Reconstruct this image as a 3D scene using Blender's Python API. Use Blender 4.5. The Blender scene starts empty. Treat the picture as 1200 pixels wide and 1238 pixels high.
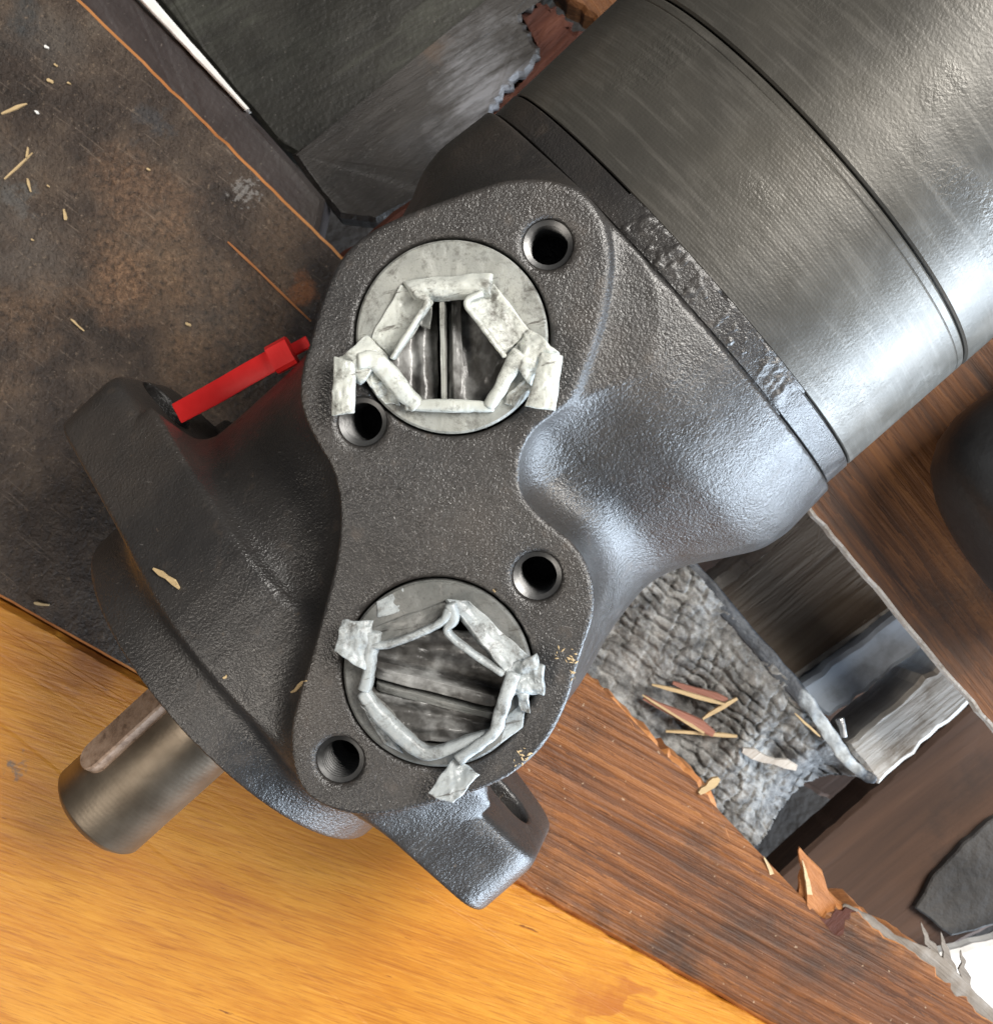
import bpy, bmesh, math, random
import numpy as np
from mathutils import Vector, Matrix, noise

random.seed(7); rng = np.random.default_rng(7)
R = math.radians
scn = bpy.context.scene
col = scn.collection

# ------------------------------------------------------------------ camera
F_PX, ZC = 1750.0, 0.352            # focal length in photo pixels (1200 wide), camera height above deck
cam = bpy.data.cameras.new('camera'); cam_o = bpy.data.objects.new('camera', cam); col.objects.link(cam_o)
cam_o.location = (0, 0, ZC)
cam.sensor_fit = 'HORIZONTAL'; cam.sensor_width = 36; cam.lens = F_PX / 1200 * 36
cam.clip_start = 0.01; cam.clip_end = 20
cam.dof.use_dof = True; cam.dof.focus_distance = 0.262; cam.dof.aperture_fstop = 64
scn.camera = cam_o

# ------------------------------------------------------------------ light of the shed: dim room, open door on the right, soft roof light
wld = bpy.data.worlds.new('World'); scn.world = wld; wld.use_nodes = True
wb = wld.node_tree.nodes['Background']; wb.inputs[0].default_value = (0.62, 0.66, 0.72, 1); wb.inputs[1].default_value = 0.11
def area(name, loc, target, sx, sy, power, color):
    l = bpy.data.lights.new(name, 'AREA'); l.shape = 'RECTANGLE'; l.size = sx; l.size_y = sy
    l.energy = power; l.color = color
    o = bpy.data.objects.new(name, l); col.objects.link(o); o.location = loc
    d = Vector(target) - Vector(loc); o.rotation_euler = d.to_track_quat('-Z', 'Y').to_euler()
    return o
area('open_door_light', (0.62, -0.50, 0.03), (0.04, 0.0, 0.03), 0.95, 0.46, 26.0, (0.72, 0.85, 1.0))
area('roof_light', (0.50, 0.22, 0.80), (0.0, 0, 0), 0.46, 0.40, 15.5, (1.0, 0.96, 0.9))
area('left_fill_light', (-0.55, -0.45, 0.75), (-0.03, -0.05, 0), 0.40, 0.40, 4.6, (1.0, 0.92, 0.82))  # added weak warm fill from the left, no window there

vs = scn.view_settings
vs.view_transform = 'Standard'; vs.look = 'None'; vs.exposure = 0.0; vs.gamma = 1.0; vs.use_curve_mapping = False

# ------------------------------------------------------------------ pixel -> place
CAM = np.array([0, 0, ZC])
def ray(px, py): return np.array([(px - 600) / F_PX, -(py - 619) / F_PX, -1.0])
def at(px, py, z):
    t = ZC - z; r = ray(px, py); return (r[0] * t, r[1] * t, z)
TH, AL = R(6.5), R(42.1)
A_ = np.array([math.cos(AL) * math.cos(TH), math.sin(AL) * math.cos(TH), math.sin(TH)])
V_ = np.array([math.sin(AL), -math.cos(AL), 0.0])
W_ = np.cross(A_, V_); W_ = W_ if W_[2] > 0 else -W_
REF = CAM + ray(822, 342) * 0.292
VV = np.cross(W_, A_)               # right-handed second axis (= -V_ or V_)
SG = 1.0 if VV.dot(V_) > 0 else -1.0
MOT = Matrix(((A_[0], VV[0], W_[0], REF[0]), (A_[1], VV[1], W_[1], REF[1]), (A_[2], VV[2], W_[2], REF[2]), (0, 0, 0, 1)))
def mo(px, py, w):                  # pixel on the motor plane at height w above the axis -> motor coordinates (metres)
    r = ray(px, py); t = ((REF - CAM).dot(W_) + w) / r.dot(W_); p = CAM + r * t - REF
    return (p.dot(A_), p.dot(VV), w)

# ------------------------------------------------------------------ helpers
def tag(o, label=None, cat=None, group=None, kind=None):
    if label: o['label'] = label
    if cat: o['category'] = cat
    if group: o['group'] = group
    if kind: o['kind'] = kind
    return o
def mesh_obj(name, verts, faces, m, parent=None, smooth=False, center=False):
    verts = np.asarray(verts, dtype=float); loc = np.zeros(3)
    if center:
        loc = np.array([(verts[:, 0].min() + verts[:, 0].max()) / 2, (verts[:, 1].min() + verts[:, 1].max()) / 2, verts[:, 2].min()])
        verts = verts - loc
    me = bpy.data.meshes.new(name); me.from_pydata(verts.tolist(), [], [tuple(int(i) for i in f) for f in faces]); me.validate(); me.update()
    bm = bmesh.new(); bm.from_mesh(me); bmesh.ops.recalc_face_normals(bm, faces=bm.faces); bm.to_mesh(me); bm.free()
    if smooth:
        me.polygons.foreach_set('use_smooth', [True] * len(me.polygons))
        if smooth != 'all': me.set_sharp_from_angle(angle=R(smooth if smooth is not True else 38))
    me.materials.append(m)
    o = bpy.data.objects.new(name, me); col.objects.link(o); o.parent = parent; o.location = loc
    return o
def empty(name, mat4):
    o = bpy.data.objects.new(name, None); col.objects.link(o); o.empty_display_size = .02; o.matrix_world = mat4
    return o
def fbm(p, s, o=4): return noise.fractal(Vector(p) * s, 0.9, 2.0, o)

class G:                            # small node-graph helper
    def __init__(s, name):
        s.m = bpy.data.materials.new(name); s.m.use_nodes = True; s.t = s.m.node_tree
        s.b = s.t.nodes['Principled BSDF']; s.co = s.t.nodes.new('ShaderNodeTexCoord').outputs['Object']
    def put(s, sock, val):
        if isinstance(val, bpy.types.NodeSocket): s.t.links.new(val, sock)
        elif val is not None:
            try: sock.default_value = val
            except Exception: sock.default_value = (*val, 1)
    def map(s, rot=0, scale=(1, 1, 1), loc=(0, 0, 0), src=None):
        n = s.t.nodes.new('ShaderNodeMapping'); s.put(n.inputs[0], src or s.co)
        n.inputs['Rotation'].default_value = (0, 0, rot); n.inputs['Location'].default_value = loc
        # rotate first, then scale
        k = s.t.nodes.new('ShaderNodeVectorMath'); k.operation = 'MULTIPLY'; s.t.links.new(n.outputs[0], k.inputs[0]); k.inputs[1].default_value = scale
        return k.outputs[0]
    def noise(s, scale, detail=3, rough=.55, src=None, dist=0):
        n = s.t.nodes.new('ShaderNodeTexNoise'); s.put(n.inputs['Vector'], src or s.co)
        n.inputs['Scale'].default_value = scale; n.inputs['Detail'].default_value = detail; n.inputs['Roughness'].default_value = rough; n.inputs['Distortion'].default_value = dist
        return n.outputs['Fac']
    def voro(s, scale, src=None, feat='F1'):
        n = s.t.nodes.new('ShaderNodeTexVoronoi'); n.feature = feat; s.put(n.inputs['Vector'], src or s.co); n.inputs['Scale'].default_value = scale
        return n.outputs['Distance']
    def wave(s, scale, dist=0, dscale=1, detail=2, src=None, typ='BANDS', direction='X', prof='SIN'):
        n = s.t.nodes.new('ShaderNodeTexWave'); n.wave_type = typ; n.wave_profile = prof
        if typ == 'BANDS': n.bands_direction = direction
        else: n.rings_direction = direction
        s.put(n.inputs['Vector'], src or s.co); n.inputs['Scale'].default_value = scale; n.inputs['Distortion'].default_value = dist
        n.inputs['Detail'].default_value = detail; n.inputs['Detail Scale'].default_value = dscale
        return n.outputs['Fac']
    def ramp(s, fac, stops):
        n = s.t.nodes.new('ShaderNodeValToRGB'); s.put(n.inputs[0], fac); e = n.color_ramp.elements
        while len(e) > 1: e.remove(e[-1])
        for i, (p, c) in enumerate(stops):
            c = (c, c, c) if isinstance(c, (int, float)) else c
            k = e[0] if i == 0 else e.new(p); k.position = p; k.color = (*c, 1)
        return n.outputs[0]
    def mix(s, f, a, b, mode='MIX'):
        n = s.t.nodes.new('ShaderNodeMix'); n.data_type = 'RGBA'; n.blend_type = mode
        s.put(n.inputs['Factor'], f)
        for i, x in ((6, a), (7, b)):
            if isinstance(x, bpy.types.NodeSocket): s.t.links.new(x, n.inputs[i])
            else:
                x = (x, x, x) if isinstance(x, (int, float)) else x
                n.inputs[i].default_value = (*x, 1)
        return n.outputs[2]
    def math(s, op, a, b=0.0):
        n = s.t.nodes.new('ShaderNodeMath'); n.operation = op; s.put(n.inputs[0], a); s.put(n.inputs[1], b); return n.outputs[0]
    def spot(s, px, py, z, r, soft=.5, wob=.5, sc=60):     # patch of wear, stain or painted light and shade around a place on the deck, 0..1
        n = s.t.nodes.new('ShaderNodeVectorMath'); n.operation = 'DISTANCE'; s.t.links.new(s.co, n.inputs[0]); n.inputs[1].default_value = at(px, py, z)
        d = s.math('DIVIDE', n.outputs['Value'], r); d = s.math('ADD', d, s.math('MULTIPLY', s.math('SUBTRACT', s.noise(sc, 5, .65), .5), wob * 4))
        return s.ramp(d, [(max(0., 1 - soft) * .5, 1.), (.5 + .5 * soft * .2, 0.)])
    def bump(s, h, strength, dist, prev=None):
        n = s.t.nodes.new('ShaderNodeBump'); s.put(n.inputs['Height'], h); n.inputs['Strength'].default_value = strength; n.inputs['Distance'].default_value = dist
        if prev: s.t.links.new(prev, n.inputs['Normal'])
        return n.outputs[0]
    def out(s, color=None, rough=None, metal=None, normal=None, spec=None, coat=None):
        for k, v in (('Base Color', color), ('Roughness', rough), ('Metallic', metal), ('Normal', normal), ('Specular IOR Level', spec), ('Coat Weight', coat)):
            if v is None: continue
            if k == 'Base Color' and isinstance(v, tuple): v = (*v, 1)
            s.put(s.b.inputs[k], v)
        return s.m

# ------------------------------------------------------------------ materials
def cast_paint(name, peel=1.0, rough=(.33, .5)):
    g = G(name)
    big = g.noise(35, 4); mid = g.noise(220, 3); grain = g.noise(1700, 2, .7); fine = g.noise(3200, 2)
    c = g.ramp(big, [(.3, (.022, .021, .021)), (.55, (.034, .031, .029)), (.75, (.046, .040, .036))])
    c = g.mix(g.ramp(fine, [(.66, 0.), (.74, .35)]), c, (.16, .14, .125))           # dust caught in the grain
    c = g.mix(g.ramp(mid, [(.62, 0.), (.72, .35)]), c, (.075, .058, .045))
    rr = g.ramp(mid, [(.3, rough[0]), (.7, rough[1])])
    vary = g.ramp(g.noise(30, 3), [(.35, .35), (.65, 1.)])
    n = g.bump(g.math('MULTIPLY', grain, vary), .58 * peel, .0006); n = g.bump(fine, .3 * peel, .0003, n); n = g.bump(g.noise(180, 4), .25, .001, n)
    scr = g.noise(1, 3, .6, g.map(rot=R(50), scale=(70, 1500, 700))); c = g.mix(g.ramp(scr, [(.70, 0.), (.74, .6)]), c, (.16, .15, .14))     # scuffs
    c = g.mix(g.ramp(g.noise(300, 6, .75), [(.66, 0.), (.70, .7)]), c, (.11, .085, .065)); c = g.mix(g.ramp(g.noise(18, 5, .6), [(.52, 0.), (.7, .5)]), c, (.062, .050, .041))
    return g.out(c, rr, 0.0, n, .75)
M_CAST = cast_paint('black_painted_cast_iron', 1.0, (.27, .42))
def turned_paint(name, grooves=True):
    g = G(name)
    big = g.noise(28, 4); mid = g.noise(160, 4)
    st = g.noise(1, 4, .6, g.map(scale=(900, 60, 60)))
    c = g.ramp(big, [(.3, (.058, .055, .049)), (.55, (.092, .086, .074)), (.75, (.13, .116, .096))])
    c = g.mix(g.ramp(st, [(.5, 0.), (.8, .5)]), c, (.19, .18, .162))
    mask = g.ramp(g.noise(42, 2), [(.56, 0.), (.64, 1.)])                             # wrinkled patches
    n = g.bump(g.math('MULTIPLY', g.noise(1100, 2, .7, dist=.6), mask), .28, .0007)
    n = g.bump(g.noise(1700, 2), .2, .0003, n)
    if grooves: n = g.bump(g.wave(520, .6, .4, 2), .06, .0002, n)
    n = g.bump(st, .07, .0004, n)
    rr = g.ramp(mid, [(.3, .31), (.7, .46)])
    return g.out(c, rr, .32, n, .6)
M_TURN = turned_paint('black_painted_turned_steel'); M_COVER = turned_paint('black_painted_cover_steel', False)
def bare(name, c0, c1, rough, metal=.8):
    g = G(name); b = g.noise(90, 5); c = g.ramp(b, [(.3, c0), (.7, c1)])
    n = g.bump(g.noise(900, 3), .15, .0002); n = g.bump(g.wave(300, 1.0, .5), .06, .0001, n)
    return g.out(c, g.ramp(g.noise(60, 3), [(.3, rough - .08), (.7, rough + .1)]), metal, n)
M_SHAFT = bare('oiled_brown_steel', (.11, .085, .06), (.2, .165, .125), .42, .75)
M_THREAD = bare('bare_thread_steel', (.05, .05, .05), (.15, .15, .15), .4, .85)
M_NAIL = bare('bright_nail_steel', (.4, .4, .4), (.6, .6, .6), .3, .9)
g = G('rusty_key_steel'); M_KEY = g.out(g.ramp(g.noise(500, 5, .7), [(.3, (.17, .11, .075)), (.5, (.36, .25, .18)), (.7, (.46, .34, .26))]), .6, .2, g.bump(g.noise(700, 4), .35, .0004))
def plastic(name, c0, c1, dirt, amt):
    g = G(name); c = g.ramp(g.noise(130, 4), [(.3, c0), (.7, c1)])
    sm = g.noise(170, 8, .78, dist=.3); c = g.mix(g.ramp(sm, [(.56 - amt, 0.), (.72 - amt, .85)]), c, dirt)
    sp = g.noise(1300, 3, .75); c = g.mix(g.math('MULTIPLY', g.ramp(sp, [(.58, 0.), (.66, .45)]), g.ramp(g.noise(90, 4), [(.42, 0.), (.6, 1.)])), c, tuple(x * .8 for x in dirt))
    st = g.noise(1, 5, .7, g.map(rot=R(30), scale=(90, 700, 300))); c = g.mix(g.ramp(st, [(.62, 0.), (.68, .75)]), c, dirt)
    n = g.bump(g.noise(420, 4), .35, .0006); n = g.bump(g.noise(1600, 2), .25, .0003, n)
    g.b.inputs['Subsurface Weight'].default_value = .35; g.b.inputs['Subsurface Radius'].default_value = (1, .95, .85); g.b.inputs['Subsurface Scale'].default_value = .0012
    return g.out(c, g.ramp(g.noise(200, 2), [(.3, .28), (.7, .5)]), 0, n, .5)
M_WHITE = plastic('smeared_white_plastic', (.43, .45, .42), (.60, .62, .58), (.055, .045, .034), .045)
M_GREY = plastic('dirty_grey_plastic', (.25, .26, .245), (.36, .365, .335), (.05, .043, .035), .07)
M_DGREY = plastic('oily_dark_grey_plastic', (.10, .105, .10), (.2, .2, .19), (.035, .03, .026), .02)
M_MILKY = plastic('milky_torn_plastic', (.26, .285, .295), (.44, .475, .485), (.055, .046, .037), .05)
def inner(name, sc):
    g = G(name); s = g.noise(1, 4, .6, g.map(rot=0 if sc[0] < sc[1] else 0, scale=sc))
    c = g.ramp(s, [(.3, (.03, .028, .026)), (.46, (.085, .082, .078)), (.58, (.21, .21, .205)), (.72, (.36, .365, .36))])
    return g.out(c, .28, 0, g.bump(g.noise(600, 4), .4, .0005))
M_INNER = inner('oil_streaked_plastic', (160, 160, 160))
g = G('red_nylon'); M_RED = g.out(g.ramp(g.noise(200, 3), [(.3, (.74, .016, .016)), (.7, (.85, .03, .028))]), .4, 0, g.bump(g.noise(900, 2), .15, .0003))

def wood(name, cols, angle, stretch=30, fine=900, rough=.6, dirt=None, dirt_fac=(.55, .7), dirt_scale=25, bump=.5, spec=.4, ring=None, gap=None, speck=None):
    """grain runs along the direction 'angle' (radians, world x-y)"""
    g = G(name); v = g.map(rot=-angle, scale=(1, 1, 1))
    vs_ = lambda k, s: g.noise(1, 5, .62, g.map(scale=(s / k, s, s), src=v), dist=.3)
    a = vs_(stretch, 160); b = vs_(stretch, fine); cc = vs_(6, 30)
    h = g.math('ADD', g.math('MULTIPLY', a, .5), g.math('ADD', g.math('MULTIPLY', b, .25), g.math('MULTIPLY', cc, .25)))
    if ring:
        w = g.wave(ring[0], ring[1], ring[2], 4, src=g.map(scale=(.10, 1, 1), src=v, loc=ring[3]), direction='Y', prof='SAW')
        w = g.math('MULTIPLY', w, g.ramp(g.noise(1, 4, .6, g.map(scale=(10, 60, 60), src=v)), [(.3, .25), (.65, 1.)]))
        h = g.math('ADD', g.math('MULTIPLY', h, .82), g.math('MULTIPLY', w, .14))
    c = g.ramp(h, cols)
    if dirt: c = g.mix(g.ramp(g.noise(dirt_scale, 6, .65), [(dirt_fac[0], 0.), (dirt_fac[1], .85)]), c, dirt)
    if gap: c = g.mix(g.ramp(vs_(14, 70), [(.26, 1.), (.31, 0.)]), c, gap)
    if speck: c = g.mix(g.ramp(g.noise(700, 2), [(.71, 0.), (.75, .7)]), c, speck)
    n = g.bump(b, bump, .0006); n = g.bump(a, bump, .0012, n); n = g.bump(g.noise(1300, 3), bump * .4, .0003, n)
    return g.out(c, rough, 0, n, spec)
LINE = math.atan2(-350, 630)        # direction of the seam between the two lower boards
def honey():
    g = G('honey_varnished_wood'); v = g.map(rot=R(19)); st = lambda sx, sy, d=5, loc=(0, 0, 0): g.noise(1, d, .62, g.map(scale=(sx, sy, sy), src=v, loc=loc), dist=.25)
    a = st(9, 70); b = st(90, 1500, 6); cc = st(22, 200, 6, (2, 1, 0)); soft = g.noise(13, 4)
    h = g.math('ADD', g.math('MULTIPLY', a, .26), g.math('ADD', g.math('MULTIPLY', b, .30), g.math('ADD', g.math('MULTIPLY', cc, .20), g.math('MULTIPLY', soft, .24))))
    c = g.ramp(h, [(.34, (.34, .105, .011)), (.45, (.49, .19, .02)), (.53, (.58, .255, .03)), (.63, (.66, .32, .05))])
    c = g.mix(g.ramp(st(110, 2600, 3, (3, 2, 0)), [(.36, .55), (.47, 0.)]), c, (.30, .095, .014)); c = g.mix(g.ramp(st(70, 1500, 4, (8, 2, 0)), [(.56, 0.), (.68, .22)]), c, (.74, .40, .085))
    red = g.math('MULTIPLY', g.ramp(st(14, 110, 5, (5, 3, 0)), [(.56, 0.), (.62, .8)]), g.ramp(g.noise(11, 3), [(.45, 0.), (.6, 1.)]))
    c = g.mix(red, c, (.30, .075, .018))
    c = g.mix(g.ramp(st(110, 700, 3, (1, 7, 0)), [(.25, .85), (.285, 0.)]), c, (.16, .045, .012))          # short dark flecks in the grain
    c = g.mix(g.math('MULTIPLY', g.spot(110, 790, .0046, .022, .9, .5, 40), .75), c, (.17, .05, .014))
    isl = g.ramp(g.noise(1, 3, .5, g.map(scale=(26, 60, 60), src=v)), [(.50, 1.), (.515, 0.)])              # stain with clear islands
    stain = g.math('MULTIPLY', g.spot(760, 1215, .0046, .030, .6, .5, 45), isl); c = g.mix(g.math('MULTIPLY', stain, .7), c, (.38, .115, .022))
    c = g.mix(g.math('MULTIPLY', g.spot(20, 926, .0046, .0042, .8, .8, 500), .8), c, (.13, .12, .11))
    n = g.bump(b, .3, .0005); n = g.bump(cc, .3, .0008, n); n = g.bump(g.noise(1600, 3), .15, .0003, n)
    return g.out(c, g.ramp(soft, [(.3, .36), (.7, .55)]), 0, n, .4)
M_HONEY = honey()
M_BROWN = wood('brown_stained_wood', [(.30, (.035, .012, .005)), (.42, (.125, .042, .011)), (.52, (.24, .086, .021)), (.64, (.35, .145, .04))], LINE, 26, 700, .5, dirt=(.035, .018, .011), dirt_fac=(.52, .68), bump=.8, ring=(118, 5., 14, (0, 0, 0)), speck=(.45, .33, .22))
M_RBROWN = wood('dull_brown_wood', [(.30, (.026, .010, .004)), (.44, (.11, .040, .011)), (.56, (.20, .078, .022)), (.70, (.28, .12, .036))], R(-52), 22, 600, .6, dirt=(.03, .017, .01), dirt_fac=(.52, .7), bump=.7, ring=(75, 7., 10, (.3, .02, 0)), gap=(.008, .004, .003))
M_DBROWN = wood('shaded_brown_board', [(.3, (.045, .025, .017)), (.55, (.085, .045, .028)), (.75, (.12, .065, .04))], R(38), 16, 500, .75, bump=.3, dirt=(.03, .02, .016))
M_OLDBR = wood('old_brown_timber', [(.3, (.05, .036, .026)), (.5, (.12, .088, .063)), (.7, (.22, .18, .14))], R(39), 18, 500, .8, bump=.8, dirt=(.04, .03, .024))
M_PALE = wood('pale_weathered_timber', [(.3, (.24, .21, .18)), (.5, (.5, .47, .43)), (.7, (.7, .68, .64))], R(39), 14, 600, .8, bump=.8, dirt=(.2, .16, .12), dirt_scale=60)
M_BARK = wood('grey_beige_bark', [(.3, (.10, .08, .065)), (.5, (.24, .21, .18)), (.7, (.42, .39, .36))], R(-40), 16, 600, .8, bump=.9)
M_BLUEG = wood('blue_grey_painted_timber', [(.3, (.34, .39, .47)), (.5, (.44, .50, .58)), (.7, (.54, .6, .68))], R(39), 8, 300, .6, bump=.3, dirt=(.1, .1, .11))
M_EDGE = wood('fresh_orange_wood', [(.3, (.14, .05, .016)), (.5, (.36, .14, .042)), (.7, (.55, .27, .10))], R(-45), 12, 500, .6, bump=.6)
M_STRAW = wood('dry_straw', [(.3, (.36, .25, .12)), (.6, (.58, .44, .25))], 0, 10, 900, .6)
M_SPLIN = wood('red_bark_splinter', [(.3, (.14, .05, .035)), (.5, (.3, .13, .09)), (.7, (.4, .2, .14))], R(-25), 20, 800, .6)
M_ROT = wood('rotten_red_wood', [(.3, (.022, .007, .005)), (.5, (.085, .026, .015)), (.7, (.22, .085, .048))], R(45), 8, 600, .8, bump=1.)
# greasy plank: dark brown grime, worn orange patches, grey bloom, painted motor shadow
g = G('greasy_dark_plank'); v = g.map(rot=R(45))
b1 = g.noise(14, 5, .62); b2 = g.noise(55, 6, .7); b3 = g.noise(700, 4, .7); b4 = g.noise(1, 5, .65, g.map(scale=(12, 150, 100), src=v))
c = g.ramp(b2, [(.28, (.016, .012, .010)), (.45, (.046, .033, .026)), (.6, (.082, .060, .045)), (.75, (.13, .102, .078))])
c = g.mix(g.ramp(b1, [(.52, 0.), (.66, .65)]), c, g.ramp(b3, [(.38, (.075, .045, .026)), (.55, (.17, .10, .055)), (.7, (.3, .19, .115))]))
c = g.mix(g.ramp(g.noise(20, 4, .6, g.map(loc=(3, 1, 0))), [(.55, 0.), (.7, .55)]), c, (.085, .082, .078))
c = g.mix(g.ramp(b3, [(.28, .75), (.42, 0.)]), c, (.016, .013, .012))
c = g.mix(g.ramp(g.noise(1500, 2), [(.68, 0.), (.73, .6)]), c, (.27, .22, .17))
rust = g.ramp(b3, [(.36, (.06, .034, .02)), (.52, (.18, .10, .055)), (.68, (.36, .21, .12))])
for sp, am, cl in ((g.spot(165, 240, .004, .026, .8, .45, 70), .38, rust), (g.spot(150, 330, .004, .018, .8, .5, 80), .5, rust), (g.spot(225, 40, .004, .012, .8, .6, 90), .5, rust),
                   (g.spot(385, 330, .004, .012, .8, .5, 60), .85, (.02, .014, .011)), (g.spot(365, 350, .004, .007, .7, .6, 160), .75, (.22, .085, .03)), (g.spot(185, 145, .004, .009, .7, .7, 200), .75, (.045, .045, .048)),
                   (g.spot(295, 228, .004, .0045, .6, 1.3, 700), .5, (.30, .29, .28)), (g.spot(25, 240, .004, .008, .6, .8, 250), .6, (.10, .10, .098)), (g.spot(40, 20, .004, .009, .7, .6, 120), .7, (.04, .045, .048)), (g.spot(150, 590, .004, .03, .8, .5, 60), .7, (.022, .016, .013)), (g.spot(45, 300, .004, .02, .8, .5, 60), .5, (.12, .10, .085))):  # dark patch left of the flange: motor's shadow painted into the plank colour
    c = g.mix(g.math('MULTIPLY', sp, am), c, cl)
c = g.mix(g.ramp(g.noise(1, 4, .7, g.map(scale=(40, 420, 300), src=g.map(rot=R(-62)))), [(.235, .9), (.27, 0.)]), c, (.012, .01, .009))   # old knife scores
c = g.mix(g.ramp(g.noise(480, 5, .8), [(.60, 0.), (.66, .55)]), c, (.24, .18, .13))
c = g.mix(g.ramp(g.noise(1900, 3, .8), [(.34, .7), (.44, 0.)]), c, (.012, .010, .009)); c = g.mix(g.ramp(g.noise(1, 4, .75, g.map(scale=(90, 1300, 700), src=g.map(rot=R(38)))), [(.60, 0.), (.68, .5)]), c, (.20, .155, .12))
n = g.bump(b2, .7, .002); n = g.bump(b3, 1.0, .0012, n); n = g.bump(b4, .3, .001, n)
M_PLANK = g.out(c, g.ramp(b2, [(.3, .5), (.7, .75)]), 0, n, .4)
# charred block: shaded by its own relief
g = G('charred_weathered_wood'); b = g.noise(240, 5, .65); c = g.ramp(b, [(.28, (.045, .044, .043)), (.46, (.16, .158, .152)), (.66, (.36, .355, .34))])
c = g.mix(g.ramp(g.noise(28, 3), [(.5, 0.), (.7, .8)]), c, g.ramp(b, [(.3, (.02, .02, .022)), (.7, (.10, .10, .105))]))
M_CHAR = g.out(c, .7, 0, g.bump(g.noise(900, 4, .7), .8, .0008), .4)
def darkboard(name, c0, c1, c2, ang, bloom):
    g = G(name); a = g.noise(16, 5, .62); b = g.noise(1, 5, .65, g.map(scale=(25, 220, 200), src=g.map(rot=-ang)))
    h = g.math('ADD', g.math('MULTIPLY', a, .6), g.math('MULTIPLY', b, .4))
    c = g.ramp(h, [(.32, c0), (.5, c1), (.66, c2)]); c = g.mix(g.ramp(g.noise(38, 4), [(.55, 0.), (.7, .6)]), c, bloom)
    c = g.mix(g.ramp(g.noise(900, 3, .7), [(.66, 0.), (.72, .5)]), c, (.22, .2, .18))
    return g.out(c, g.ramp(a, [(.35, .38), (.65, .6)]), 0, g.bump(b, .22, .0008, g.bump(g.noise(700, 4), .3, .0005)), .5)
M_GREEN = darkboard('greenish_black_board', (.009, .009, .0075), (.020, .019, .015), (.060, .063, .048), R(32), (.03, .031, .025))
def slate():
    m = darkboard('slate_grey_board', (.011, .010, .0095), (.030, .026, .023), (.070, .064, .060), R(32), (.06, .06, .064)); g = G.__new__(G); g.m = m; g.t = m.node_tree; g.b = g.t.nodes['Principled BSDF']
    g.co = [n for n in g.t.nodes if n.type == 'TEX_COORD'][0].outputs['Object']; old = g.b.inputs['Base Color'].links[0].from_socket
    st = g.noise(1, 6, .72, g.map(scale=(60, 420, 300), src=g.map(rot=R(-32)))); f = g.math('MULTIPLY', g.spot(590, 110, -.022, .030, .9, .35, 60), g.ramp(st, [(.36, 0.), (.6, 1.)]))
    c = g.mix(f, old, (.27, .27, .285)); c = g.mix(g.math('MULTIPLY', g.spot(520, 60, -.022, .012, .9, .5, 90), .6), c, (.10, .065, .042)); g.put(g.b.inputs['Base Color'], c)
    g.put(g.b.inputs['Normal'], g.bump(st, .6, .0009)); return m
M_SLATE = slate()
M_OLDSLATE = darkboard('slate_grey_board', (.011, .010, .0095), (.028, .024, .022), (.065, .060, .058), R(32), (.085, .085, .095))
M_STRIP = darkboard('dark_purple_strip', (.024, .02, .02), (.045, .038, .038), (.07, .06, .06), R(-45), (.05, .045, .04))
g = G('black_rubber'); M_RUB = g.out(g.ramp(g.noise(60, 4), [(.3, (.012, .012, .013)), (.7, (.028, .028, .029))]), .42, 0, g.bump(g.noise(500, 3), .25, .0006))
g = G('galvanised_sheet_lit_end'); c = g.ramp(g.noise(90, 5, .6), [(.35, (.018, .02, .025)), (.7, (.07, .08, .095))]); c = g.mix(g.spot(1005, 890, -.021, .022, .5, .3, 90), c, g.ramp(g.noise(160, 5), [(.35, (.22, .25, .28)), (.65, (.5, .55, .58))]))  # pale lower end: light on the strip painted into its colour
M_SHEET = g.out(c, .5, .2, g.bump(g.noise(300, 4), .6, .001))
g = G('plain_white'); M_PLAINWHITE = g.out(g.ramp(g.noise(120, 4), [(.3, (.7, .7, .68)), (.6, (.86, .86, .85))]), .5, 0, g.bump(g.noise(500, 3), .2, .0005))
g = G('grey_stone'); M_STONE = g.out(g.ramp(g.noise(45, 4), [(.35, (.028, .026, .025)), (.6, (.060, .056, .053))]), .7, 0, g.bump(g.noise(200, 4), .5, .002))
g = G('dark_earth'); M_GROUND = g.out(g.ramp(g.noise(20, 5), [(.3, (.008, .006, .005)), (.7, (.02, .016, .013))]), .9, 0, g.bump(g.noise(120, 4), .8, .004))

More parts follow.
